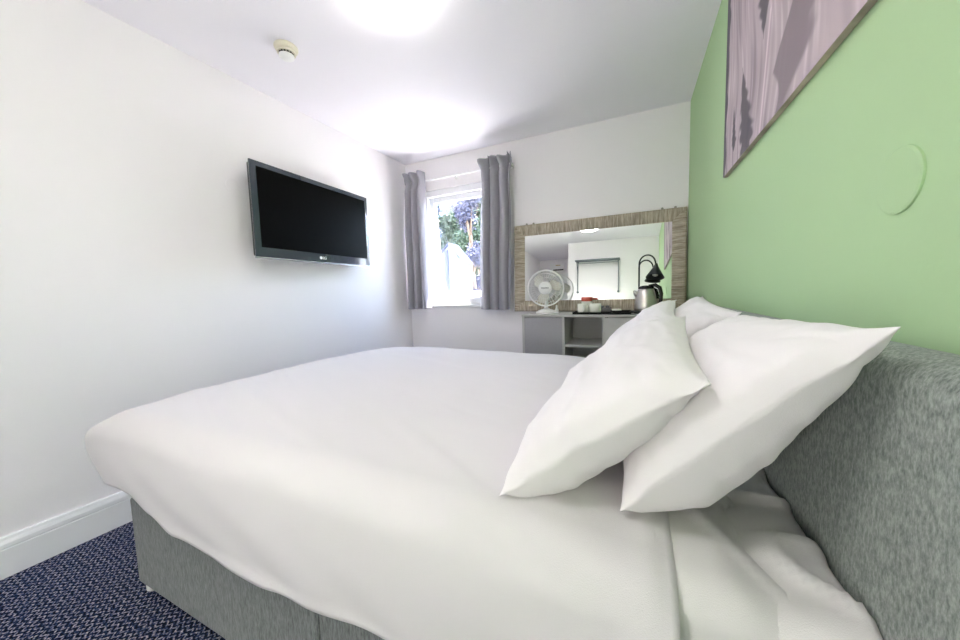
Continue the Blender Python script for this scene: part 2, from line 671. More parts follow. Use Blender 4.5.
# ------------------------------------------------------------------ bed
bed = empty('bed', (-0.7, 1.23, 0), 'double divan bed with grey heather base and white mattress against the green wall', 'bed')
BX0, BX1, BY0, BY1 = -1.648, 0.272, 0.512, 1.95
SEAM = -0.695
bm = BM(); box(bm, BX0, SEAM - 0.002, BY0, BY1, 0.035, 0.36, 0.010, 3)
obj('divan_section', bm, M_divan, bed)
bm = BM(); box(bm, SEAM + 0.002, BX1, BY0, BY1, 0.035, 0.36, 0.010, 3)
obj('divan_section', bm, M_divan, bed)
for (cx, cy) in ((BX0 + 0.035, BY0 + 0.03), (BX0 + 0.035, BY1 - 0.03), (BX1 - 0.05, BY0 + 0.03), (BX1 - 0.05, BY1 - 0.03), (SEAM - 0.08, BY0 + 0.04), (SEAM - 0.08, BY1 - 0.04)):
    bm = BM(); lathe(bm, [(0.018, 0), (0.022, 0.004), (0.022, 0.02), (0.012, 0.026), (0.012, 0.036)], (cx, cy, 0.0), 20)
    tag(obj('glide', bm, M_whiteplas, bed, True), 'white round plastic glide')
MT = 0.605
bm = BM(); box(bm, BX0 + 0.01, BX1 - 0.005, BY0 + 0.005, BY1 - 0.005, 0.36, MT - 0.005, 0.045, 5)
obj('mattress', bm, M_sheet, bed, True)

# headboard: padded panel with softly rounded edges
bm = BM()
HX0, HX1, HY0, HY1, HZ = 0.285, 0.368, 0.10, 2.175, 0.975
box(bm, HX0, HX1, HY0, HY1, 0.20, HZ, 0.034, 6)
hb = empty('headboard', (0.33, 1.2, 0.0), 'long padded headboard in grey heather fabric fixed along the green wall', 'headboard')
obj('padded_panel', bm, M_headb, hb, True)
for yy in (0.75, 1.65):
    bm = BM(); box(bm, 0.31, 0.345, yy - 0.04, yy + 0.04, 0.0, 0.24, 0.003)
    obj('strut', bm, M_black, hb)


def nz(x, y, z=0.0):
    return noise.noise(Vector((x, y, z)))


def sst(a, b, x):
    t = max(0.0, min(1.0, (x - a) / (b - a)))
    return t * t * (3 - 2 * t)


def lerp_tab(tab, x):
    if x <= tab[0][0]:
        return tab[0][1]
    for (a, va), (b, vb) in zip(tab, tab[1:]):
        if x <= b:
            t = (x - a) / (b - a)
            t = t * t * (3 - 2 * t)
            return va + (vb - va) * t
    return tab[-1][1]


# duvet -------------------------------------------------------------
HEM = [(-1.9, 0.425), (-1.54, 0.420), (-1.40, 0.384), (-1.26, 0.350), (-1.09, 0.334), (-0.88, 0.327), (-0.72, 0.343), (-0.5, 0.36), (-0.2, 0.36), (0.1, 0.36)]
DX0, DY0, DY1, DXH = -1.660, 0.560, 1.915, 0.062
RN = 0.080


def ztop(x, y):
    z = 0.700
    z += 0.010 * sin(x * 2.3 + 0.5) * sin(y * 2.1)
    # softens towards the head end
    z -= 0.040 * sst(-0.35, 0.06, x) + 0.012 * sst(0.02, 0.062, x)
    z -= 0.018 * (1 - sst(0.50, 0.80, y))
    z -= 0.012 * sst(1.7, 1.95, y)
    z -= 0.015 * (1 - sst(-1.72, -1.45, x))
    # shallow creases
    z += 0.007 * nz(x * 2.2, y * 2.6, 1.7)
    w = nz(x * 3.0 + y * 5.0, y * 1.3 - x * 0.8, 4.2)
    z += 0.0035 * w
    cr = abs(nz(x * 1.1 + y * 0.9, y * 5.5 + x * 1.9, 9.1))
    z += 0.0030 * max(0, 1 - cr * 5)
    z += 0.0022 * nz(x * 3.0 - y * 2.0, y * 14 + x * 9, 3.3)
    return z


def fold(d, r):
    q = r * pi / 2
    if d <= 0:
        return d, 0.0
    if d < q:
        return r * sin(d / r), r * (1 - cos(d / r))
    return r, r + (d - q)


def duvet_pt(u, v):
    """u 0..1 foot hem -> head edge ; v 0..1 near hem -> far hem"""
    q = RN * pi / 2
    Lf = 0.27 - RN + q          # sheet length beyond the foot edge
    X = DX0 - Lf + u * (DXH - DX0 + Lf)
    dxo = max(0.0, DX0 - X)
    xin = max(X, DX0)
    hem = lerp_tab(HEM, xin) + 0.004 * nz(xin * 9, 3.3)
    Ln = (ztop(xin, DY0) - hem) - RN + q
    Lr = 0.26
    tot = Ln + (DY1 - DY0) + Lr
    s = v * tot
    if s < Ln:
        dyo, side, yin, Ly = Ln - s, -1, DY0, Ln
    elif s <= Ln + DY1 - DY0:
        dyo, side, yin, Ly = 0.0, 0, DY0 + (s - Ln), Ln
    else:
        dyo, side, yin, Ly = s - Ln - (DY1 - DY0), 1, DY1, Lr
    tx, ty = dxo / Lf, dyo / Ly
    t = max(tx, ty)
    th = math.atan2(ty, tx) if t > 0 else 0.0
    k = th / (pi / 2)
    L = Lf * (1 - k) + Ly * k
    out, drop = fold(t * L, RN)
    f = min(1.0, drop / 0.30)
    # puffed body between top edge and hem
    out += 0.016 * sin(f * pi) + (0.012 * nz(xin * 3.3 + th, yin * 4, 2.0 + f) * f)
    x = xin - out * cos(th) * (1 if t > 0 else 0)
    y = yin + side * out * sin(th)
    z = ztop(xin, yin) - drop
    # the corner gathers into a soft point that reaches out past the foot
    c = sin(2 * th) ** 1.3 if 0 < th < pi / 2 else 0.0
    prof = sst(0.0, 0.10, drop) * (1 - 0.62 * sst(0.12, 0.28, drop))
    x -= c * 0.105 * prof
    y += side * c * 0.015 * prof
    if side < 0 and t > 0:
        z += 0.003 * nz(x * 2 + z * 5, z * 6, 8.0) * f
        y += 0.003 * sin((x * 0.9 + z * 1.4) * 20 + 2 * nz(x * 2, z * 2)) * sst(0.1, 0.3, drop) * k
    return Vector((x, y, z))


bm = BM()
grid(bm, 190, 190, duvet_pt)
duv = obj('duvet', bm, M_linen, None, True, up=(0, 0, 1))
so = duv.modifiers.new('thickness', 'SOLIDIFY')
so.thickness = 0.035
so.offset = -1
tag(duv, 'plain white duvet spread over the divan bed and hanging down its near side', 'duvet')

# turned-down flat sheet lying between duvet and pillows
FS0, FS1 = -0.25, 0.205


def flat_sheet_pt(u, v):
    # edge leans slightly
    q = 0.05 * pi / 2
    Ln = 0.28
    tot = Ln + 1.36
    s = v * tot
    dyo = max(0.0, Ln - s)
    yin = 0.555 + max(0.0, s - Ln)
    oy, dz = fold(dyo, 0.05)
    y = yin - (oy if dyo > 0 else 0)
    e1 = FS1 - 0.035 * sst(0.55, 1.0, yin) + 0.006 * nz(yin * 5, 1)
    x = FS0 + u * (e1 - FS0)
    k_ = 0.15 + 0.85 * sst(0.075, 0.12, x)
    z = 0.640 - dz + k_ * (0.006 * nz(x * 7 + y * 2, y * 3, 3) + 0.007 * max(0, 1 - 6 * abs(nz(x * 6 + y * 3.5, y * 1.2, 6))))
    z -= 0.022 * sst(0.80, 1.0, u)
    return Vector((x, y, z))


bm = BM()
grid(bm, 50, 120, flat_sheet_pt)
fs = obj('flat_sheet', bm, M_sheet, None, True, up=(0, 0, 1))
so = fs.modifiers.new('thickness', 'SOLIDIFY'); so.thickness = 0.004; so.offset = -1
tag(fs, 'white folded sheet edge showing between the duvet and the fitted sheet beside the pillows', 'sheet')


def fitted_pt(u, v):
    q = 0.045
    Ln = 0.24
    tot = Ln + 1.40 + 0.12
    s = v * tot
    dyo = max(0.0, Ln - s)
    far = max(0.0, s - Ln - 1.40)
    yin = 0.552 + max(0.0, min(1.40, s - Ln))
    oy, dz = fold(dyo, 0.045)
    oy2, dz2 = fold(far, 0.03)
    y = yin - (oy if dyo > 0 else 0) + (oy2 if far > 0 else 0)
    # bottom 40% of u: top, last part rolls down at the head
    X0, X1 = -0.6, 0.262
    tx = u * (X1 - X0 + 0.10)
    xo = max(0, tx - (X1 - X0))
    ox, dzx = fold(xo, 0.022)
    x = X0 + min(tx, X1 - X0) + (ox if xo > 0 else 0)
    edge = sst(0.10, 0.26, x)
    z = 0.618 + 0.012 * edge - max(dz + dz2, dzx)
    wr = 0.006 * nz(x * 3 + y * 11, x * 9 - y * 2, 1.0) + 0.008 * max(0, 1 - 6 * abs(nz(x * 4 + y * 7, x * 3, 2.2)))
    z += wr * (0.6 + 1.5 * edge)
    x += 0.006 * nz(y * 12, z * 3, 5) * edge
    return Vector((x, y, z))


bm = BM()
grid(bm, 90, 150, fitted_pt)
ft = obj('fitted_sheet', bm, M_sheet, None, True, up=(0, 0, 1))
so = ft.modifiers.new('thickness', 'SOLIDIFY'); so.thickness = 0.003; so.offset = -1
tag(ft, 'wrinkled white fitted sheet stretched over the mattress along the headboard', 'sheet')


# pillows -----------------------------------------------------------
def pillow(corners, tu, tl, seed, label, pinch=0.014, mid=0.0, n=56):
    """corners: BN (bottom near), TN (top near), TF, BF. u: bottom->top, v: near->far.
    tu upper half thickness (towards the room), tl lower half thickness"""
    BN, TN, TF, BF = [Vector(c) for c in corners]
    nrm = (TN + TF - BN - BF).cross(BF + TF - BN - TN).normalized()
    if nrm.x > 0:
        nrm = -nrm
    up = (TN + TF - BN - BF).normalized()
    al = (BF + TF - BN - TN).normalized()

    def pt(u, v, s):
        a, b = 2 * u - 1, 2 * v - 1
        # outline pulled in between the corners
        ca = 1 - pinch / 0.24 * (1 - b ** 2) * 0.0
        P = BN * (1 - u) * (1 - v) + TN * u * (1 - v) + TF * u * v + BF * (1 - u) * v
        P -= up * (a * pinch * (1 - abs(b) ** 2.4) * 1.0) * abs(a) ** 2
        P -= al * (b * pinch * (1 - abs(a) ** 2.4) * 1.0) * abs(b) ** 2
        h = ((1 - abs(a) ** 3.2) ** 0.55) * ((1 - abs(b) ** 4.5) ** 0.52)
        edge = min(1 - abs(a), 1 - abs(b))
        if s > 0 or a > 0:
            h *= 1 - 0.75 * (abs(a) * abs(b)) ** 8
        h *= 0.30 + 0.70 * sst(0.0, 0.075 if s > 0 else 0.06, edge)
        if s < 0:
            h *= (1 - 0.42 * a)
        t = (tu if s > 0 else tl)
        w = 0.006 * nz(u * 4 + seed, v * 5, s) + 0.004 * nz(u * 13 + seed, v * 6, 3 + s)
        cre = max(0.0, 1 - 5 * abs(nz(u * 3.2 + v * 2.0 + seed, v * 2.0 - u * 1.1, 5 + s)))
        # short puckers running in from the seam
        puck = 0.0022 * sin((v if abs(a) > abs(b) else u) * 46 + 3 * nz(u * 4 + seed, v * 4, 8)) * math.exp(-((edge - 0.08) / 0.07) ** 2)
        rad = 0.006 * max(0.0, 1 - 4 * abs(nz(math.atan2(b, a) * 5 + seed, (abs(a * b)) * 1.5, 7))) * (abs(a * b)) ** 1.5
        d = s * (t * h) - s * rad + (w + 0.005 * cre * (1 if s > 0 else -1)) * min(1, edge * 6) + puck * s
        d += mid * (1 - a * a) * (1 - b * b)
        # wavy seam
        d += 0.006 * nz(u * 6 + seed * 3, v * 6, 11) * (1 - min(1, edge * 5))
        return P + nrm * d

    bm = BM()
    top = [[None] * (n + 1) for _ in range(n + 1)]
    bot = [[None] * (n + 1) for _ in range(n + 1)]

    def ease(t):
        return 0.5 - 0.5 * cos(pi * t) * (0.55 + 0.45 * 1) if False else t + 0.06 * sin(2 * pi * t) * -1
    for i in range(n + 1):
        for j in range(n + 1):
            u, v = ease(i / n), ease(j / n)
            top[i][j] = bm.verts.new(pt(u, v, 1))
            if i in (0, n) or j in (0, n):
                bot[i][j] = top[i][j]
            else:
                bot[i][j] = bm.verts.new(pt(u, v, -1))
    for i in range(n):
        for j in range(n):
            bm.faces.new((top[i][j], top[i + 1][j], top[i + 1][j + 1], top[i][j + 1]))
            bm.faces.new((bot[i][j], bot[i][j + 1], bot[i + 1][j + 1], bot[i + 1][j]))
    o = obj('pillow', bm, M_pillow, None, True)
    ss = o.modifiers.new('smooth', 'SUBSURF'); ss.levels = 1; ss.render_levels = 1
    return tag(o, label, 'pillow')


pillow([(-0.228, 0.55, 0.681), (0.105, 0.57, 0.922), (0.15, 1.19, 0.975), (-0.18, 1.215, 0.745)], 0.068, 0.085, 1.0,
       'nearest of the front white pillows, leaning low on the duvet')
pillow([(-0.12, 1.25, 0.765), (0.13, 1.23, 0.965), (0.19, 1.82, 1.005), (-0.12, 1.85, 0.735)], 0.058, 0.06, 2.3,
       'front white pillow on the far side of the bed, tip beside the kettle')
pillow([(-0.020, 0.597, 0.674), (0.268, 0.515, 1.012), (0.275, 1.03, 0.985), (0.03, 1.18, 0.74)], 0.060, 0.098, 4.1,
       'big white pillow nearest the camera, leaning against the headboard with one pointed corner')
pillow([(0.03, 1.24, 0.73), (0.278, 1.14, 0.988), (0.284, 1.78, 1.022), (0.03, 1.84, 0.72)], 0.06, 0.06, 6.2,
       'white pillow propped on the far end of the headboard, partly hidden behind the others')

# ------------------------------------------------------------------ television
TX = -2.065
tv = empty('television', (TX, 1.78, 1.6), 'black flat screen television mounted on the white left wall', 'television')
ty0, ty1, tz0, tz1 = 1.298, 2.262, 1.315, 1.892
bm = BM()
box(bm, TX - 0.045, TX - 0.006, ty0 + 0.01, ty1 - 0.01, tz0 + 0.01, tz1 - 0.01, 0.008)
obj('casing', bm, M_black, tv)
bm = BM(); box(bm, TX - 0.012, TX, ty0, ty1, tz0, tz1, 0.004)
obj('bezel', bm, M_bezel, tv)
bm = BM(); box(bm, TX - 0.004, TX + 0.0012, ty0 + 0.038, ty1 - 0.030, tz0 + 0.062, tz1 - 0.032, 0.0008)
obj('screen', bm, M_screen, tv)
bm = BM(); box(bm, TX - 0.012, TX + 0.003, ty0, ty1, tz0 - 0.008, tz0 + 0.003, 0.002)
obj('silver_edge', bm, M_silver, tv)


def text_mesh(name, body, size, loc, rot, m, parent, ext=0.0006):
    cu = bpy.data.curves.new(name, 'FONT')
    cu.body = body
    cu.size = size
    cu.extrude = ext
    cu.align_x = 'CENTER'
    cu.align_y = 'CENTER'
    to = bpy.data.objects.new(name + '_curve', cu)
    C.objects.link(to)
    bpy.context.view_layer.update()
    me = bpy.data.meshes.new_from_object(to)
    bpy.data.objects.remove(to)
    me.materials.clear()
    me.materials.append(m)
    me.transform(Matrix.Translation(Vector(loc)) @ Euler(rot).to_matrix().to_4x4())
    o = bpy.data.objects.new(name, me)
    C.objects.link(o)
    if parent:
        o.parent = parent
        o.location = -Vector(root_loc(parent))
    return o


bm = BM()
lathe(bm, [(0.0, 0), (0.011, 0), (0.011, 0.0012), (0.0, 0.0012)], (TX + 0.0002, 1.762, tz0 + 0.032), 20, to_z((1, 0, 0)))
tag(obj('logo_disc', bm, M_logo, tv), 'small round white maker emblem')
tag(text_mesh('logo_letters', 'LG', 0.028, (TX + 0.0008, 1.793, tz0 + 0.032), (radians(90), 0, radians(90)), M_logo, tv), 'white LG lettering')

br = empty('television_bracket', (-2.2, 1.42, 1.6), 'black steel wall bracket behind the left edge of the television', 'bracket')
XB = xw(1.42)
bm = BM(); box(bm, XB, XB + 0.012, 1.375, 1.46, 1.515, 1.745, 0.002)
for zz in (1.53, 1.56, 1.69, 1.72):
    lathe(bm, [(0.008, 0), (0.008, 0.006), (0.0, 0.009)], (XB + 0.012, 1.39, zz), 10, to_z((1, 0, 0)))
obj('wall_plate', bm, M_bracket, br)
bm = BM(); box(bm, XB + 0.012, TX - 0.058, 1.385, 1.40, 1.52, 1.545, 0.002)
box(bm, XB + 0.012, TX - 0.058, 1.385, 1.40, 1.70, 1.725, 0.002)
box(bm, XB + 0.012, XB + 0.025, 1.385, 1.42, 1.545, 1.70, 0.002)
obj('arm', bm, M_bracket, br)
bm = BM(); box(bm, TX - 0.058, TX - 0.045, 1.36, 1.42, 1.46, 1.76, 0.002)
obj('mounting_rail', bm, M_bracket, br)

# cover plates on the walls
bm = BM(); lathe(bm, [(0.036, 0), (0.036, 0.0018), (0.033, 0.003), (0, 0.003)], (xw(1.278) - 0.0005, 1.278, 1.752), 36, to_z((1, 0, 0)))
tag(obj('cover_plate', bm, M_wall, None, False), 'small round blanking plate painted white on the left wall beside the television', 'cover plate')
bm = BM(); lathe(bm, [(0.050, 0), (0.050, 0.003), (0.046, 0.0045), (0, 0.0045)], (XR, 0.745, 1.213), 40, to_z((-1, 0, 0)))
tag(obj('cover_plate', bm, M_green, None, False), 'round blanking plate painted green on the wall above the headboard', 'cover plate')

# ------------------------------------------------------------------ ceiling lamp, smoke alarm
LX, LY = -0.975, 1.275
cl = empty('ceiling_lamp', (LX, LY, ZC), 'round white glowing ceiling lamp with dome diffuser', 'lamp')
bm = BM(); lathe(bm, [(0.0, 0), (0.135, 0), (0.135, -0.022), (0.0, -0.022)], (LX, LY, ZC), 48)
obj('lamp_base', bm, M_whiteplas, cl)
bm = BM()
lathe(bm, [(0.143, -0.016), (0.145, -0.03), (0.138, -0.048), (0.120, -0.066), (0.090, -0.080), (0.05, -0.088), (0.0, -0.090)], (LX, LY, ZC), 64, capa=False)
M_dif = emis('lit_opal_diffuser', (1.0, 0.975, 0.95, 1), LAMP_W)
obj('diffuser', bm, M_dif, cl, True)

LX2, LY2 = -0.72, -0.02  # added fill in ceiling lamp form, brightens the near side of the bed
cl_fill = empty('ceiling_lamp', (LX2, LY2, ZC), 'added fill light shaped as a second round ceiling lamp, behind the viewpoint', 'lamp')
bm = BM(); lathe(bm, [(0.0, 0), (0.150, 0), (0.150, -0.022), (0.0, -0.022)], (LX2, LY2, ZC), 48)
obj('lamp_base', bm, M_whiteplas, cl_fill, True)
bm = BM()
lathe(bm, [(0.168, -0.016), (0.170, -0.03), (0.162, -0.048), (0.140, -0.066), (0.105, -0.080), (0.06, -0.088), (0.0, -0.090)], (LX2, LY2, ZC), 64, capa=False)
obj('diffuser', bm, emis('rear_fill_diffuser', (1.0, 0.975, 0.95, 1), REAR_FILL_W), cl_fill, True)

# added fill light: made-up side table and lit lamp, unseen behind the viewpoint
qx, qy = -0.72, -0.82
st_ = empty('added_side_table', (qx, qy, 0.0), 'small round white side table, added out of view to carry the fill lamp', 'table')
bm = BM(); lathe(bm, [(0, 0.46), (0.20, 0.46), (0.205, 0.468), (0.20, 0.48), (0, 0.48)], (qx, qy, 0), 40)
obj('table_top', bm, M_gloss, st_, True)
for k in range(3):
    a = 2 * pi * k / 3 + 0.4
    bm = BM(); tube(bm, [(qx + 0.12 * cos(a), qy + 0.12 * sin(a), 0.46), (qx + 0.17 * cos(a), qy + 0.17 * sin(a), 0.0)], [0.014, 0.010], 10)
    obj('leg', bm, M_gloss, st_, True)
tl_ = empty('fill_table_lamp', (qx, qy, 0.48), 'white drum table lamp added out of view as fill light for the bed', 'lamp')
bm = BM(); lathe(bm, [(0, 0), (0.06, 0), (0.062, 0.01), (0.02, 0.03), (0.012, 0.06), (0.012, 0.24), (0, 0.24)], (qx, qy, 0.48), 28)
obj('lamp_foot', bm, M_ceramic, tl_, True)
bm = BM(); lathe(bm, [(0.155, 0.20), (0.130, 0.44), (0.128, 0.44), (0.153, 0.20)], (qx, qy, 0.48), 48, capa=False, capb=False)
obj('lamp_shade', bm, emis('fill_lamp_shade', (1.0, 0.975, 0.95, 1), TABLE_FILL_W), tl_, True)

sx, sy = -1.70, 1.315
sm = empty('smoke_detector', (sx, sy, ZC), 'cream round smoke detector on the ceiling above the television', 'smoke detector')
bm = BM(); lathe(bm, [(0.058, 0), (0.058, -0.008), (0.054, -0.016), (0.045, -0.020), (0.0, -0.020)], (sx, sy, ZC), 40)
obj('detector_base', bm, M_cream, sm, True)
bm = BM(); lathe(bm, [(0.040, -0.018), (0.045, -0.022), (0.045, -0.033), (0.0, -0.033)], (sx, sy, ZC), 40)
obj('detector_body', bm, M_cream, sm, False)
bm = BM()
for k in range(14):
    a = 2 * pi * k / 14
    M3 = Matrix.Rotation(a, 3, 'Z')
    vs0 = len(bm.verts)
    b2 = BM(); box(b2, 0.026, 0.036, -0.0035, 0.0035, -0.044, -0.032)
    for v in b2.verts:
        v.co = M3 @ v.co + Vector((sx, sy, ZC))
    me_ = bpy.data.meshes.new('t'); b2.to_mesh(me_); b2.free(); bm.from_mesh(me_); bpy.data.meshes.remove(me_)
lathe(bm, [(0.024, -0.032), (0.024, -0.044)], (sx, sy, ZC), 24, capa=False, capb=False)
tag(obj('sensor_vents', bm, M_black, sm), 'black vent slots')
bm = BM(); lathe(bm, [(0.037, -0.042), (0.037, -0.050), (0.030, -0.057), (0.018, -0.062), (0.0, -0.063)], (sx, sy, ZC), 40)
obj('detector_cap', bm, M_whiteplas, sm, True)

# ------------------------------------------------------------------ curtains
CY = 2.868
bm = BM(); tube(bm, [(-2.12, CY + 0.012, 2.178), (-0.96, CY + 0.012, 2.178)], 0.0085, 12)
rail = empty('curtain_rail', (-1.55, CY, 2.178), 'thin white curtain rail across the top of the window', 'curtain rail')
obj('rail_rod', bm, M_whiteplas, rail, True)
for xx in (-2.09, -1.56, -0.99):
    bm = BM(); tube(bm, [(xx, CY + 0.012, 2.178), (xx, YB, 2.178)], 0.006, 8)
    lathe(bm, [(0.016, 0), (0.016, 0.006)], (xx, YB - 0.006, 2.178), 16, to_z((0, 1, 0)))
    obj('rail_bracket', bm, M_whiteplas, rail, True)


def curtain(xt0, xt1, xb0, xb1, xm0, xm1, z0, z1, folds, ph, label, seed, hooks):
    zr = 2.168

    def pt(u, v):
        z = z0 + (z1 - z0) * v
        # horizontal extent as function of height: hem, waist, header
        if z < zr:
            t = (z - z0) / (zr - z0)
            a = xb0 + (xt0 - xb0) * t + (xm0 - xt0) * math.exp(-((t - 0.88) / 0.13) ** 2) * 0.6
            b = xb1 + (xt1 - xb1) * t + (xm1 - xt1) * math.exp(-((t - 0.88) / 0.13) ** 2) * 0.6
        else:
            t = 1
            a, b = xt0, xt1
        hd = sst(zr - 0.10, zr + 0.01, z)
        fl = sst(zr, z1, z)
        amp = 0.044 * (1 - hd * 0.6) + 0.020 * fl
        if hd < 1:
            amp *= 0.85 + 0.3 * nz(u * 3 + seed, z)
        uu = u + 0.02 * nz(u * 4 + seed, z * 1.4) + 0.012 * sin(z * 7 + seed)
        w = sin(2 * pi * folds * uu + ph)
        w2 = sin(2 * pi * folds * 2 * uu + ph * 1.7 + 1.0 * z)
        wave = (math.copysign(abs(w) ** 0.75, w)) * amp + w2 * 0.013 * (1 - hd)
        pin = hd * 0.016 * sin(2 * pi * folds * 2.0 * u + ph + seed) * (1 + fl)
        x = a + (b - a) * u + 0.020 * cos(2 * pi * folds * uu + ph) * (1 - 0.3 * hd)
        y = CY - 0.012 + wave + pin - 0.020 * fl + 0.016 * fl * sin(2 * pi * folds * 1.5 * u + seed * 2)
        y = min(y, 2.925 if z < 2.09 else 2.935)
        x += 0.012 * fl * sin(9 * u + seed)
        zz = z + (0.012 * nz(u * 9 + seed, 2) + 0.016 * sin(2 * pi * folds * u + ph + 1)) * fl + 0.006 * nz(u * 5, seed) * (1 - sst(0, 0.2, v))
        return Vector((x, y, zz))
    t = empty('curtain', ((xb0 + xb1) / 2, CY, z0), label, 'curtain')
    bm = BM()
    grid(bm, 150, 90, pt)
    o = obj('curtain_cloth', bm, M_curtain, t, True)
    s = o.modifiers.new('thickness', 'SOLIDIFY'); s.thickness = 0.003; s.offset = 0
    for k in range(hooks):
        u = (k + 0.5) / hooks
        x = xt0 + (xt1 - xt0) * u
        bm = BM()
        tube(bm, [(x, CY + 0.012 + 0.013 * cos(a), 2.178 + 0.013 * sin(a)) for a in [2 * pi * i / 12 for i in range(13)]], 0.002, 6, cap=False)
        obj('curtain_ring', bm, M_whiteplas, t, True)
    return t


curtain(-2.118, -1.868, -2.145, -1.862, -2.09, -1.885, 0.915, 2.245, 3.2, 0.6, 'grey curtain drawn back at the left side of the window by the room corner', 1.3, 4)
curtain(-1.262, -0.950, -1.288, -0.985, -1.235, -0.975, 0.905, 2.252, 3.3, 2.4, 'grey curtain at the right side of the window next to the framed mirror', 5.1, 4)

# ------------------------------------------------------------------ desk
desk = empty('desk', (-0.2, 2.74, 0), 'grey desk unit with cupboards and open shelf under the mirror', 'desk')
dx0, dx1, dy0, dy1, dz = -0.793, 0.345, 2.53, 2.925, 0.88
TB = 0.012
bm = BM(); box(bm, dx0 - 0.003, dx1, dy0 - 0.004, dy1, dz - 0.016, dz, 0.002)
obj('desk_top', bm, M_desk_lt, desk)
bm = BM()
for (a, b_) in ((dx0, dx0 + 0.018), (-0.482, -0.464), (-0.198, -0.180), (dx1 - 0.018, dx1)):
    bm = BM()
    box(bm, a, b_, dy0, dy1, 0.0, dz - 0.016)
    obj('upright_panel', bm, M_desk_lt, desk)
bm = BM(); box(bm, dx0 + 0.018, dx1 - 0.018, dy1 - 0.012, dy1, 0.05, dz - 0.016)
obj('back_panel', bm, M_desk_lt, desk)
bm = BM(); box(bm, dx0 + 0.018, -0.482, dy0 + 0.004, dy0 + 0.022, 0.06, dz - 0.022, 0.002)
tag(obj('cupboard_door', bm, M_desk, desk), 'flat mid grey door on the left')
bm = BM(); box(bm, -0.180, dx1 - 0.018, dy0 + 0.004, dy0 + 0.022, 0.06, dz - 0.022, 0.002)
tag(obj('cupboard_door', bm, M_desk_lt, desk), 'flat pale grey door on the right')
for zz in (0.635, 0.35):
    bm = BM(); box(bm, -0.464, -0.198, dy0 + 0.01, dy1 - 0.012, zz, zz + 0.018, 0.001)
    obj('shelf', bm, M_desk_lt, desk)
bm = BM(); box(bm, dx0 + 0.018, dx1 - 0.018, dy0 + 0.03, dy0 + 0.045, 0.0, 0.06)
obj('plinth', bm, M_desk, desk)

# ------------------------------------------------------------------ mirror, leaning back against the wall
mir = empty('framed_mirror', (-0.3, 2.9, 0.88), 'wide rectangular mirror in a woven taupe frame above the desk', 'mirror')
MTILT = radians(2.6)
mx0, mx1 = -0.975, 0.360
MH = 0.765
fw = 0.095
MB = Vector((0, 2.908, 0.883))
Mr = Matrix.Rotation(-MTILT, 3, 'X')   # top leans towards the wall


def mpt(x, d, h):
    """x along, d depth in front (towards the room), h up the mirror"""
    p = MB + Mr @ Vector((x, -d, h))
    p.y -= (x - mx0) * 0.008
    return p


bm = BM()
uvl = bm.loops.layers.uv.new('UVMap')
prof = [(0.0, 0.0), (0.0, 0.020), (0.012, 0.030), (0.050, 0.026), (0.080, 0.018), (fw, 0.010), (fw, 0.0)]
cor_out = [(mx0, 0), (mx1, 0), (mx1, MH), (mx0, MH)]
cor_dir = [(1, 1), (-1, 1), (-1, -1), (1, -1)]
for s in range(4):
    a, b_ = cor_out[s], cor_out[(s + 1) % 4]
    da, db = cor_dir[s], cor_dir[(s + 1) % 4]
    Ls = math.hypot(b_[0] - a[0], b_[1] - a[1])
    ra, rb = [], []
    for (w, d) in prof:
        ra.append(bm.verts.new(mpt(a[0] + da[0] * w, d, a[1] + da[1] * w)))
        rb.append(bm.verts.new(mpt(b_[0] + db[0] * w, d, b_[1] + db[1] * w)))
    for i in range(len(prof)):
        j = (i + 1) % len(prof)
        f = bm.faces.new((ra[i], rb[i], rb[j], ra[j]))
        us = [prof[i][0], Ls - prof[i][0], Ls - prof[j][0], prof[j][0]]
        vv = [prof[i][0], prof[i][0], prof[j][0], prof[j][0]]
        for lp, u_, v_ in zip(f.loops, us, vv):
            lp[uvl].uv = (u_ + s * 3.1, v_)
bmesh.ops.remove_doubles(bm, verts=bm.verts, dist=1e-6)
obj('mirror_frame', bm, M_frame, mir)
bm = BM()
vs = [bm.verts.new(mpt(x, d, h)) for d in (0.004, 0.008) for x, h in
      ((mx0 + fw - 0.004, fw - 0.004), (mx1 - fw + 0.004, fw - 0.004), (mx1 - fw + 0.004, MH - fw + 0.004), (mx0 + fw - 0.004, MH - fw + 0.004))]
for f in ((0, 1, 2, 3), (4, 5, 6, 7), (0, 1, 5, 4), (1, 2, 6, 5), (2, 3, 7, 6), (3, 0, 4, 7)):
    bm.faces.new([vs[i] for i in f])
obj('mirror_glass', bm, M_mirror, mir)
for xx in (-0.862, -0.800, 0.198, 0.285):
    bm = BM()
    p = mpt(xx, 0.006, MH - 0.004)
    lathe(bm, [(0.008, 0), (0.009, 0.004), (0.009, 0.016), (0.005, 0.020), (0, 0.020)], p, 14)
    tag(obj('fixing_clip', bm, M_clip, mir, True), 'small round fixing on the top edge')

# ------------------------------------------------------------------ desk fan
fx, fy = -0.640, 2.70
fan = empty('desk_fan', (fx, fy, 0.88), 'white round desk fan on the left end of the desk', 'fan')
bm = BM(); lathe(bm, [(0.0, 0.0), (0.082, 0.0), (0.084, 0.006), (0.078, 0.016), (0.060, 0.026), (0.036, 0.034), (0.020, 0.040), (0.0, 0.041)], (fx, fy, 0.88), 40)
obj('fan_base', bm, M_whiteplas, fan, True)
FD = Vector((0.10, -1.0, 0.02)).normalized()
FC = Vector((fx + 0.004, fy - 0.03, 1.084))
Fm = to_z(FD)
bm = BM(); tube(bm, [(fx, fy, 0.915), (fx, fy + 0.005, 0.97), FC - FD * 0.045], [0.018, 0.013, 0.014], 14)
obj('neck', bm, M_whiteplas, fan, True)
bm = BM(); lathe(bm, [(0.0, -0.115), (0.03, -0.11), (0.045, -0.09), (0.05, -0.04), (0.05, -0.028), (0.0, -0.028)], FC, 28, Fm)
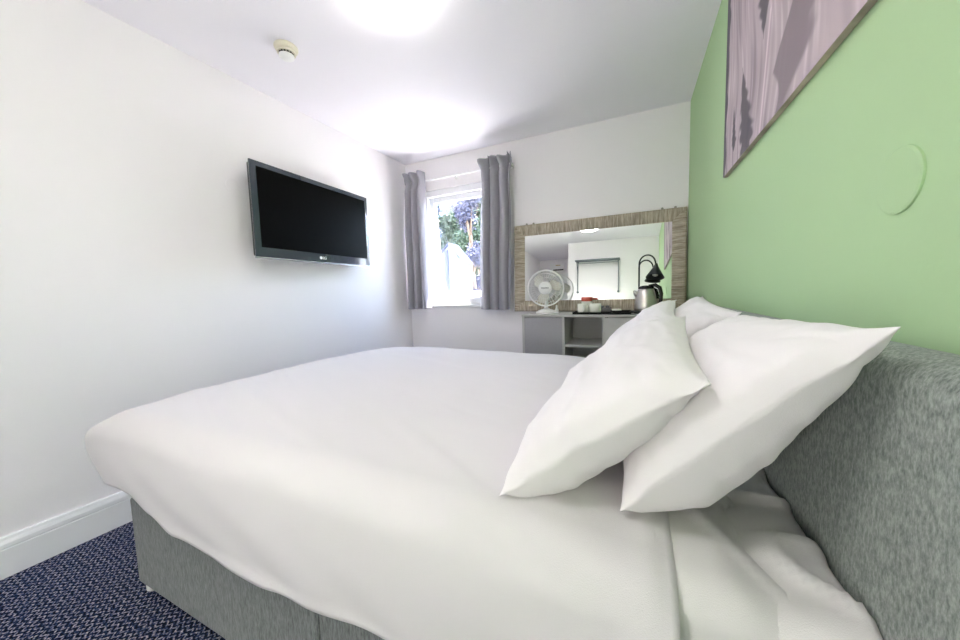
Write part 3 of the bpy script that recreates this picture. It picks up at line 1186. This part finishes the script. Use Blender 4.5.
obj('motor_housing', bm, M_whiteplas, fan, True)
RG = 0.142


def guard(side):
    bm = BM()
    n = 36
    for k in range(n):
        a = 2 * pi * k / n
        pts = []
        for (r, h) in ((0.045, 0.034), (0.085, 0.031), (0.120, 0.020), (RG, 0.0)):
            pts.append(FC + Fm @ Vector((r * cos(a + side * 0.25 * r), r * sin(a + side * 0.25 * r), side * h)))
        tube(bm, pts, 0.0009, 4, cap=False)
    for r, h in ((0.085, 0.031), (0.118, 0.0205)):
        tube(bm, [FC + Fm @ Vector((r * cos(2 * pi * i / 48), r * sin(2 * pi * i / 48), side * h)) for i in range(49)], 0.0010, 4, cap=False)
    return bm


obj('front_guard', guard(1), M_whiteplas, fan, True)
obj('rear_guard', guard(-1), M_whiteplas, fan, True)
bm = BM()
tube(bm, [FC + Fm @ Vector((RG * cos(2 * pi * i / 64), RG * sin(2 * pi * i / 64), 0)) for i in range(65)], 0.006, 8, cap=False)
obj('guard_rim', bm, M_whiteplas, fan, True)
M_blade = mat('translucent_grey_blade', (216, 214, 206), 0.35)
for k in range(3):
    a0 = 2 * pi * k / 3 + 0.5
    bm = BM()

    def bp(u, v):
        r = 0.022 + u * 0.100
        half = 0.28 + 0.30 * sin(pi * min(1, u * 0.85 + 0.1))
        a = a0 + (v - 0.5) * 2 * half - 0.35 * u
        if u > 0.85:
            r -= 0.014 * abs(2 * v - 1) ** 3
        return FC + Fm @ Vector((r * cos(a), r * sin(a), -0.012 + (v - 0.5) * 0.030))
    grid(bm, 10, 8, bp)
    o = obj('blade', bm, M_blade, fan, True)
    s = o.modifiers.new('thickness', 'SOLIDIFY'); s.thickness = 0.0015
bm = BM(); lathe(bm, [(0.020, -0.028), (0.022, 0.01), (0.0, 0.012)], FC, 20, Fm)
obj('blade_hub', bm, M_whiteplas, fan, True)
bm = BM(); lathe(bm, [(0.050, 0.026), (0.051, 0.034), (0.046, 0.040), (0.0, 0.042)], FC, 40, Fm)
cap = obj('hub_cap', bm, M_whiteplas, fan, True)
bm = BM()
rnd = random.Random(2)
ux = Fm @ Vector((1, 0, 0)); uz = Vector((0, 0, 1))
sidev = FD.cross(uz).normalized() * -1
for k in range(7):
    xo = (k - 3) * 0.0085
    hh = 0.0048 if k not in (0, 4) else 0.0066
    c = FC + FD * 0.0422 + sidev * xo
    for (sx_, wz) in ((-0.0022, hh), (0.0022, hh * 0.8)):
        q = [c + sidev * (sx_ + dx_) + uz * dz_ + FD * dd for dd in (0, 0.0006) for dx_, dz_ in ((-0.0011, -0.0048), (0.0011, -0.0048), (0.0011, wz), (-0.0011, wz))]
        vs = [bm.verts.new(p) for p in q]
        for f in ((0, 1, 2, 3), (4, 5, 6, 7), (0, 1, 5, 4), (1, 2, 6, 5), (2, 3, 7, 6), (3, 0, 4, 7)):
            bm.faces.new([vs[i] for i in f])
tag(obj('hub_badge', bm, M_mark, cap), 'tiny dark maker badge')

# small white plug-in adapter with bottle-like neck
px_, py_ = -0.560, 2.72
pl = empty('white_bottle', (px_, py_, 0.88), 'tiny white bottle standing beside the fan base', 'bottle')
bm = BM(); lathe(bm, [(0.0, 0), (0.016, 0), (0.017, 0.004), (0.016, 0.028), (0.009, 0.040), (0.0, 0.040)], (px_, py_, 0.88), 20)
obj('bottle_body', bm, M_whiteplas, pl, True)
bm = BM(); lathe(bm, [(0.0075, 0.038), (0.0075, 0.062), (0.004, 0.066), (0.0, 0.066)], (px_, py_, 0.88), 16)
obj('bottle_cap', bm, M_whiteplas, pl, True)

# ------------------------------------------------------------------ tray and its things
bm = BM()
tx0, tx1, ty0_, ty1_, tz = -0.408, -0.008, 2.545, 2.80, 0.881
box(bm, tx0, tx1, ty0_, ty1_, tz, tz + 0.004)
for a in ((tx0, tx0 + 0.006, ty0_, ty1_), (tx1 - 0.006, tx1, ty0_, ty1_), (tx0 + 0.006, tx1 - 0.006, ty0_, ty0_ + 0.006), (tx0 + 0.006, tx1 - 0.006, ty1_ - 0.006, ty1_)):
    box(bm, a[0], a[1], a[2], a[3], tz + 0.004, tz + 0.016)
tray = tag(obj('serving_tray', bm, mat('matt_black_tray', (10, 10, 11), 0.6, spec=0.2)), 'black rectangular tea tray on the desk', 'tray')


def mug(x, y, ang, label, r=0.038, h=0.072):
    z = tz + 0.005
    t = empty('mug', (x, y, z), label, 'mug', 'white mugs on the tray')
    bm = BM(); lathe(bm, [(0.0, 0.0), (r * 0.82, 0), (r * 0.92, 0.006), (r, 0.02), (r, h), (r - 0.003, h), (r - 0.004, 0.012), (0.0, 0.010)], (x, y, z), 32)
    obj('mug_body', bm, M_ceramic, t, True)
    bm = BM()
    tube(bm, [(x + cos(ang) * (r - 0.003 + 0.022 * sin(a)), y + sin(ang) * (r - 0.003 + 0.022 * sin(a)), z + h * 0.5 + 0.022 * cos(a)) for a in [pi * i / 10 for i in range(11)]], 0.004, 8)
    obj('mug_handle', bm, M_ceramic, t, True)
    return t


mug(-0.340, 2.60, radians(-70), 'left white mug on the black tray, in front of the red lidded jar')
mug(-0.252, 2.61, radians(190), 'right white mug on the black tray, handle towards the other mug', r=0.042)
jar = empty('storage_jar', (-0.322, 2.70, tz + 0.005), 'white jar with a red lid standing behind the mugs', 'jar')
bm = BM(); lathe(bm, [(0, 0), (0.040, 0), (0.042, 0.01), (0.042, 0.085), (0.036, 0.092), (0, 0.092)], (-0.322, 2.70, tz + 0.005), 28)
obj('jar_body', bm, M_ceramic, jar, True)
bm = BM(); lathe(bm, [(0.041, 0.088), (0.042, 0.090), (0.042, 0.114), (0.038, 0.119), (0, 0.118)], (-0.322, 2.70, tz + 0.005), 28)
tag(obj('jar_lid', bm, M_red, jar, True), 'red lid')
hx, hy = -0.185, 2.66
hol = empty('sachet_holder', (hx, hy, tz + 0.005), 'small black sachet holder on the tray right of the mugs', 'holder')
bm = BM()
for a in ((hx - 0.04, hx + 0.04, hy - 0.03, hy - 0.027), (hx - 0.04, hx + 0.04, hy + 0.027, hy + 0.03), (hx - 0.04, hx - 0.037, hy - 0.027, hy + 0.027), (hx + 0.037, hx + 0.04, hy - 0.027, hy + 0.027), (hx - 0.002, hx + 0.002, hy - 0.027, hy + 0.027)):
    box(bm, a[0], a[1], a[2], a[3], tz + 0.005, tz + 0.045)
box(bm, hx - 0.037, hx + 0.037, hy - 0.027, hy + 0.027, tz + 0.005, tz + 0.009)
obj('holder_box', bm, M_black, hol)
for k in range(4):
    bm = BM(); box(bm, hx - 0.034 + (0.036 if k > 1 else 0), hx - 0.006 + (0.036 if k > 1 else 0), hy - 0.020 + 0.014 * (k % 2), hy - 0.016 + 0.014 * (k % 2), tz + 0.009, tz + 0.056 + 0.003 * (k % 2))
    tag(obj('sachet', bm, M_rack if k % 2 else M_black, None), 'slim dark sachet in the black holder on the tray', 'sachet', 'sachets in the black holder')
bx_, by_ = -0.105, 2.62
bw = empty('lidded_pot', (bx_, by_, tz + 0.005), 'tiny black pot with a pale lid at the right of the tray', 'pot')
bm = BM(); lathe(bm, [(0, 0), (0.022, 0), (0.030, 0.010), (0.032, 0.020), (0, 0.020)], (bx_, by_, tz + 0.005), 24)
obj('pot_body', bm, M_black, bw, True)
bm = BM(); lathe(bm, [(0.034, 0.019), (0.034, 0.028), (0.028, 0.031), (0, 0.031)], (bx_, by_, tz + 0.005), 24)
obj('pot_lid', bm, M_ceramic, bw, True)

# ------------------------------------------------------------------ kettle
kx, ky = 0.085, 2.68
ket = empty('kettle', (kx, ky, 0.88), 'brushed steel electric kettle with black handle on the desk', 'kettle')
bm = BM(); lathe(bm, [(0, 0), (0.078, 0), (0.079, 0.012), (0.070, 0.018), (0, 0.018)], (kx, ky, 0.88), 36)
obj('kettle_base', bm, M_black, ket, True)
bm = BM(); lathe(bm, [(0.0, 0.019), (0.070, 0.019), (0.074, 0.035), (0.073, 0.07), (0.066, 0.12), (0.055, 0.165), (0.050, 0.178), (0, 0.178)], (kx, ky, 0.88), 48)
obj('kettle_body', bm, M_steel, ket, True)
bm = BM()
kp = [(kx - 0.045, ky - 0.01, 1.010), (kx - 0.068, ky - 0.012, 1.030), (kx - 0.078, ky - 0.014, 1.046)]
tube(bm, kp, [0.020, 0.014, 0.009], 12)
obj('kettle_spout', bm, M_steel, ket, True)
bm = BM(); lathe(bm, [(0.051, 0.176), (0.050, 0.186), (0.036, 0.196), (0.016, 0.200), (0, 0.201)], (kx, ky, 0.88), 36)
obj('kettle_lid', bm, M_black, ket, True)
bm = BM()
tube(bm, [(kx + 0.020, ky, 1.074), (kx + 0.060, ky - 0.006, 1.082), (kx + 0.088, ky - 0.010, 1.062), (kx + 0.098, ky - 0.012, 1.020), (kx + 0.096, ky - 0.010, 0.975), (kx + 0.080, ky - 0.006, 0.935)],
     [0.012, 0.013, 0.014, 0.013, 0.012, 0.010], 12)
obj('kettle_handle', bm, M_black, ket, True)

# ------------------------------------------------------------------ desk lamp
lx, ly = 0.043, 2.78
dl = empty('desk_lamp', (lx, ly, 0.88), 'dark grey desk lamp with curved neck and cone shade behind the kettle', 'lamp')
bm = BM(); lathe(bm, [(0, 0), (0.060, 0), (0.062, 0.006), (0.058, 0.014), (0.012, 0.018), (0, 0.018)], (lx, ly, 0.88), 32)
obj('lamp_base', bm, M_lampblk, dl, True)
bm = BM()
pts = [(lx, ly, 0.895), (lx, ly, 1.0), (lx, ly, 1.15), (lx, ly, 1.24)]
for i in range(1, 13):
    a = pi * i / 12 * 0.93
    pts.append((lx + 0.052 - 0.052 * cos(a), ly - 0.004 * i, 1.24 + 0.062 * sin(a)))
lp = pts[-1]
pts.append((lp[0] + 0.006, lp[1] - 0.003, lp[2] - 0.03))
tube(bm, pts, 0.0058, 10)
obj('lamp_neck', bm, M_lampblk, dl, True)
S0 = Vector(pts[-1])
SD = Vector((-0.07, -0.28, -0.75)).normalized()
bm = BM(); lathe(bm, [(0.008, -0.012), (0.012, 0.0), (0.022, 0.024), (0.060, 0.094), (0.058, 0.094), (0.020, 0.028), (0.006, 0.006), (0.0, 0.006)], S0, 40, to_z(SD))
obj('lamp_shade', bm, M_lampblk, dl, True)
bm = BM(); lathe(bm, [(0.008, 0.02), (0.010, 0.04), (0.020, 0.066), (0.018, 0.080), (0, 0.088)], S0, 20, to_z(SD))
obj('light_bulb', bm, M_ceramic, dl, True)

# ------------------------------------------------------------------ canvas picture on the green wall
def art(s, t):
    """painted pattern: pale mauve petals over darker mauve ground; s from far edge, t from bottom edge (metres)"""
    pale = Vector((0.47, 0.395, 0.42))
    mid = Vector((0.235, 0.19, 0.21))
    dark = Vector((0.070, 0.062, 0.075))
    # long flowing petal streaks
    wx = s + 0.05 * nz(s * 4, t * 3.2, 1) + 0.02 * sin(t * 11 + s * 5)
    st = 0.5 + 0.5 * nz(wx * 30, t * 3.0, 4)
    st2 = 0.5 + 0.5 * nz(wx * 60, t * 5.0, 8)
    c = pale.lerp(mid, 0.75 * sst(0.45, 0.8, st) * (1 - 0.6 * sst(0.45, 0.6, s)))
    c = c.lerp(Vector((0.74, 0.65, 0.68)), 0.6 * sst(0.5, 0.9, st2))

    def flame(c, s0, t0, s1, t1, w0, sd):
        L2 = (s1 - s0) ** 2 + (t1 - t0) ** 2
        k = ((s - s0) * (s1 - s0) + (t - t0) * (t1 - t0)) / L2
        if k < -0.25 or k > 1.1:
            return c
        d = abs((s - s0) * (t1 - t0) - (t - t0) * (s1 - s0)) / math.sqrt(L2)
        w = w0 * max(0.0, 1 - k) ** 0.8 * (1 if k > 0 else max(0, 1 + k * 4))
        w *= 0.75 + 0.5 * nz(t * 34 + s * 10, sd, 3) + 0.35 * abs(sin(k * 16 + d * 40))
        return c.lerp(dark, 0.88 * (1 - sst(w * 0.6, w + 0.004, d)))
    c = flame(c, 0.30, 0.03, 0.24, 0.27, 0.085, 1.0)
    c = flame(c, 0.15, 0.08, 0.14, 0.20, 0.03, 5.0)
    c = flame(c, 0.44, 0.44, 0.434, 0.27, 0.085, 9.0)
    # dark ground at the far edge behind scalloped petals
    edge = 0.030 + 0.018 * abs(sin(t * 20)) + 0.025 * nz(t * 12, 0, 2) + 0.02 * sst(0.35, 0.7, t)
    c = c.lerp(dark * 1.4, 1 - sst(edge * 0.85, edge, s))
    # broad mauve shadow with lobed petal border on both sides
    lobe = 0.515 + 0.045 * abs(sin(t * 22 + 0.6)) + 0.16 * sst(0.14, 0.3, t)
    right = 0.70 + 0.05 * abs(sin(t * 17 + 1)) - 0.16 * (1 - sst(0, 0.10, t)) + 0.05 * sst(0.1, 0.2, t)
    k = sst(lobe, lobe + 0.012, s) * (1 - sst(right, right + 0.05, s))
    c = c.lerp(mid, 0.95 * k)
    # pale stem
    sx_ = 0.43 + 0.19 * t
    c = c.lerp(Vector((0.40, 0.31, 0.35)), 0.8 * max(0, 1 - abs(s - sx_ - 0.012) / 0.007) * (1 if t < 0.30 else 0))
    c = c.lerp(Vector((0.78, 0.66, 0.70)), 0.8 * max(0, 1 - abs(s - sx_) / 0.010) * (1 if t < 0.30 else 0))
    c = c.lerp(mid * 0.9, 0.8 * sst(0.98, 1.06, s + 0.03 * nz(t * 9, 1)))
    return c


CX0 = 0.352
cw, ch = 1.28, 0.86
cy0, cz0 = 1.80, 1.527
bm = BM()
NS, NT = 260, 170
gv = [[bm.verts.new((CX0, cy0 - cw * i / NS, cz0 + ch * j / NT)) for j in range(NT + 1)] for i in range(NS + 1)]
for i in range(NS):
    for j in range(NT):
        bm.faces.new((gv[i][j], gv[i][j + 1], gv[i + 1][j + 1], gv[i + 1][j]))
me = bpy.data.meshes.new('canvas_print')
bm.to_mesh(me)
ca = me.color_attributes.new('paint', 'FLOAT_COLOR', 'POINT')
for i, v in enumerate(me.vertices):
    c = art((cy0 - v.co.y) / 1.064, (v.co.z - cz0) / 1.064)
    ca.data[i].color = (c.x, c.y, c.z, 1)
bm.free()
M_art = bpy.data.materials.new('printed_canvas')
M_art.use_nodes = True
nt = M_art.node_tree
at = nt.nodes.new('ShaderNodeVertexColor'); at.layer_name = 'paint'
nt.links.new(at.outputs['Color'], nt.nodes['Principled BSDF'].inputs['Base Color'])
nt.nodes['Principled BSDF'].inputs['Roughness'].default_value = 0.7
me.materials.append(M_art)
cv = empty('canvas_picture', (CX0, 1.09, cz0), 'large mauve and grey flower canvas print hanging on the green wall', 'picture')
o = bpy.data.objects.new('canvas_print', me)
C.objects.link(o); o.parent = cv; o.location = -Vector(root_loc(cv))
M_side = mat('canvas_side_mauve', (168, 156, 142), 0.7, var=0.35, scale=9, stretch=(1, 1, 0.2))
bm = BM(); box(bm, CX0 + 0.0006, XR - 0.002, cy0 - cw, cy0, cz0, cz0 + ch)
obj('stretcher_frame', bm, M_side, cv)

# ------------------------------------------------------------------ wall rack behind the camera, seen in the mirror
rk = empty('wall_rack', (-0.45, YF, 1.9), 'grey metal towel rack on the white wall, seen reflected in the mirror', 'rack')
rx0, rx1, rz = -1.08, -0.32, 2.00
for k, yy in enumerate((0.05, 0.10, 0.15, 0.20)):
    bm = BM(); tube(bm, [(rx0 - 0.03, YF + yy, rz), (rx1 + 0.03, YF + yy, rz)], 0.013, 10)
    obj('rail', bm, M_rack, rk, True)
bm = BM(); tube(bm, [(rx0, YF + 0.18, rz - 0.06), (rx1, YF + 0.18, rz - 0.06)], 0.006, 8)
obj('hanging_rail', bm, M_rack, rk, True)
for xx in (rx0, rx1):
    bm = BM()
    tube(bm, [(xx, YF + 0.22, rz), (xx, YF + 0.02, rz), (xx, YF + 0.02, rz - 0.2), (xx, YF + 0.02, rz - 0.62)], 0.008, 10)
    tube(bm, [(xx, YF + 0.2, rz - 0.005), (xx, YF + 0.02, rz - 0.24)], 0.006, 8)
    lathe(bm, [(0.022, 0), (0.022, 0.02), (0.0, 0.024)], (xx, YF, rz - 0.61), 16, to_z((0, 1, 0)))
    lathe(bm, [(0.022, 0), (0.022, 0.02), (0.0, 0.024)], (xx, YF, rz), 16, to_z((0, 1, 0)))
    obj('rack_bracket', bm, M_rack, rk, True)
    for zz in (0.12, 0.24, 0.36, 0.48):
        bm = BM(); tube(bm, [(xx, YF + 0.02, rz - zz), (xx - 0.0, YF + 0.06, rz - zz), (xx, YF + 0.07, rz - zz + 0.02)], 0.004, 6)
        obj('hook', bm, M_rack, rk, True)

un = empty('control_box', (-1.87, YC, 1.8), 'white wall unit with a dark stripe, small in the mirror above the fan', 'control box')
bm = BM(); box(bm, -2.06, -1.68, YC, YC + 0.10, 2.07, 2.27, 0.01)
obj('unit_housing', bm, M_whiteplas, un)
bm = BM(); box(bm, -1.96, -1.70, YC + 0.10, YC + 0.106, 2.10, 2.13, 0.001)
obj('dark_stripe', bm, M_black, un)
bm = BM(); box(bm, -1.90, -1.78, YC + 0.10, YC + 0.104, 2.22, 2.245, 0.001)
obj('name_strip', bm, M_gold, un)
